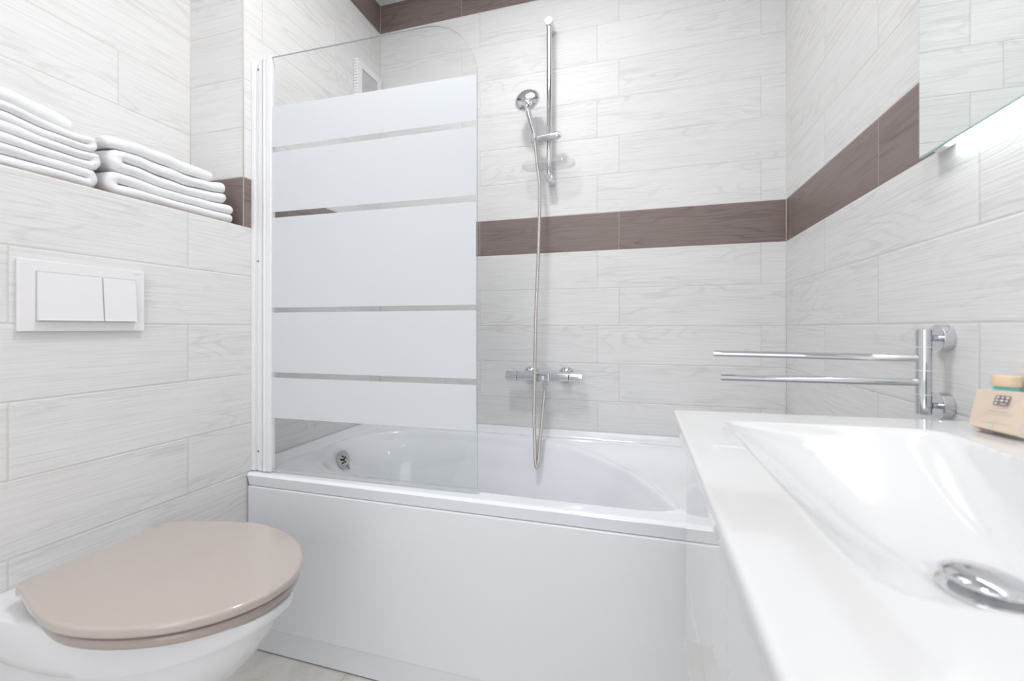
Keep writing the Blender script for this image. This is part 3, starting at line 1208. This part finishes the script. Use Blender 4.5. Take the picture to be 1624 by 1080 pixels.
finish(bm, 'backing_box', M['plastic'], mir)

lamp = empty('mirror_lamp', (R, 0.55, H + 0.325), 'white strip lamp glowing behind the lower edge of the mirror', 'lamp')
bm = bmesh.new()
rod(bm, (R - 0.0125, 0.20, H + 0.322), (R - 0.0125, 0.915, H + 0.322), 0.0085, n=20)
finish(bm, 'light_tube', M['led'], lamp, smooth=True)
bm = bmesh.new()
rod(bm, (R - 0.0125, 0.9155, H + 0.318), (R - 0.0125, 0.945, H + 0.318), 0.0115, 0.003, n=20)
finish(bm, 'tube_holder', M['plastic'], lamp, angle=40)

# ------------------------------------------------------------------ towel rail
RY, RXp = 0.938, R - 0.036
tr = empty('swivel_towel_rail', (R, RY, H - 0.08), 'chrome swivel towel rail with two arms on the right wall', 'towel rail')
bm = bmesh.new()
rod(bm, (RXp, RY, H - 0.151), (RXp, RY, H - 0.003), 0.0112, 0.0006, n=32)
finish(bm, 'post', M['chrome'], tr, angle=40)
for z in (-0.018, -0.136):
    bm = bmesh.new()
    rod(bm, (R - 0.0003, RY + 0.004, H + z), (R - 0.016, RY + 0.004, H + z), 0.0235, 0.001, n=44)
    pl = finish(bm, 'wall_rosette', M['chrome'], tr, angle=40)
    bm = bmesh.new()
    rod(bm, (R - 0.0161, RY + 0.003, H + z), (RXp + 0.0108, RY, H + z), 0.0058, n=20)
    finish(bm, 'stem', M['chrome'], tr, angle=40)
for z in (-0.034, -0.075, -0.117):
    bm = bmesh.new()
    lathe(bm, (RXp, RY, H + z), (0, 0, 1), [(0, 0.0113), (0, 0.0117), (0.0012, 0.0117), (0.0012, 0.0113)], 32)
    finish(bm, 'joint_ring', M['plastic'], tr, angle=40)
for z, z2, end in ((-0.0535, -0.0535, (0.146, 0.990)), (-0.096, -0.096, (0.149, 0.926))):
    bm = bmesh.new()
    rod(bm, (RXp - 0.004, RY, H + z), (end[0], end[1], H + z2), 0.0065, 0.0005, n=24)
    finish(bm, 'arm', M['chrome'], tr, angle=40)

# ------------------------------------------------------------------ toiletries on the counter
bot = empty('bottle', (0.4935, 0.785, ZT), 'small teal bottle with a gold cap behind the beige carton', 'bottle')
bm = bmesh.new()
lathe(bm, (0.4935, 0.785, ZT + 0.0005), (0, 0, 1), [(0, 0.0125), (0.002, 0.0142), (0.055, 0.0142), (0.060, 0.0135), (0.0655, 0.0135)], 32)
finish(bm, 'bottle_body', M['teal'], bot, angle=50)
bm = bmesh.new()
lathe(bm, (0.4935, 0.785, ZT + 0.066), (0, 0, 1), [(0, 0.0146), (0.001, 0.015), (0.0135, 0.015), (0.015, 0.0138)], 32)
finish(bm, 'cap', M['gold'], bot, angle=50)

car = empty('toiletry_carton', (0.47, 0.77, ZT), 'beige printed carton standing in front of the small teal bottle on the washbasin', 'carton')
FBL, FBR = Vector((0.4560, 0.794, H - 0.1400)), Vector((0.4695, 0.7310, H - 0.1400))
FTL, FTR = Vector((0.4590, 0.7815, H - 0.0870)), Vector((0.4820, 0.7180, H - 0.0838))
BOFF = Vector((0.0170, 0.0040, 0))
BDN = Vector((0, 0, -0.0075))


def fpt(u, v, out=0.0):
    a = FBL.lerp(FBR, u)
    b = FTL.lerp(FTR, u)
    n = (FBR - FBL).cross(FTL - FBL).normalized()
    if n.x > 0:
        n = -n
    return a.lerp(b, v) + n * out


bm = bmesh.new()
f = [bm.verts.new(p) for p in (FBL, FBR, FTR, FTL)]
b = [bm.verts.new(p) for p in (FBL + BOFF + BDN, FBR + BOFF + BDN, FTR + BOFF * 0.55, FTL + BOFF * 0.55)]
bm.faces.new(f)
bm.faces.new(b[::-1])
for i in range(4):
    fc = bm.faces.new((f[i], f[(i + 1) % 4], b[(i + 1) % 4], b[i]))
    fc.material_index = 1 if i == 1 else 0
finish(bm, 'sleeve', [M['carton'], M['carton_side']], car)


def patch(bm, u0, u1, v0, v1, o0=0.0001, o1=0.0003):
    a = [fpt(u, v, o0) for u, v in ((u0, v0), (u1, v0), (u1, v1), (u0, v1))]
    c = [fpt(u, v, o1) for u, v in ((u0, v0), (u1, v0), (u1, v1), (u0, v1))]
    loft(bm, [a, c])


def dot(bm, uc, vc, ru, rv, o0, o1, n=12):
    a = [fpt(uc + ru * math.cos(2 * PI * k / n), vc + rv * math.sin(2 * PI * k / n), o0) for k in range(n)]
    c = [fpt(uc + ru * math.cos(2 * PI * k / n), vc + rv * math.sin(2 * PI * k / n), o1) for k in range(n)]
    loft(bm, [a, c])


bm = bmesh.new()
patch(bm, 0.37, 0.63, 0.64, 0.885)
finish(bm, 'logo_square', M['logo'], car)
bm = bmesh.new()
for (a, b2, r1, r2) in ((0, 2, 1, 1), (1, 2, .75, .8), (2, 2, 1, 1), (0, 1, .9, .9), (1, 1, 1.1, 1), (2, 1, .8, .9), (0, 0, .9, .9)):
    dot(bm, 0.415 + 0.085 * a, 0.685 + 0.078 * b2, 0.031 * r1, 0.027 * r2, 0.0003, 0.0005)
patch(bm, 0.475, 0.605, 0.672, 0.690, 0.0003, 0.0005)
random.seed(9)
for (u0, u1, v, h) in ((0.30, 0.68, 0.52, 0.028), (0.22, 0.80, 0.20, 0.022), (0.46, 0.56, 0.245, 0.014)):
    u = u0
    while u < u1:
        w_ = random.uniform(0.012, 0.03)
        patch(bm, u, min(u + w_, u1), v - h / 2, v + h / 2)
        u += w_ + 0.008
finish(bm, 'pale_lettering', M['print'], car)
bm = bmesh.new()
u = 0.22
while u < 0.80:
    w_ = random.uniform(0.012, 0.03)
    patch(bm, u, min(u + w_, 0.80), 0.425, 0.45)
    u += w_ + 0.008
dot(bm, 0.46, 0.115, 0.045, 0.045, 0.0001, 0.0003)
finish(bm, 'mint_lettering', M['mint'], car)
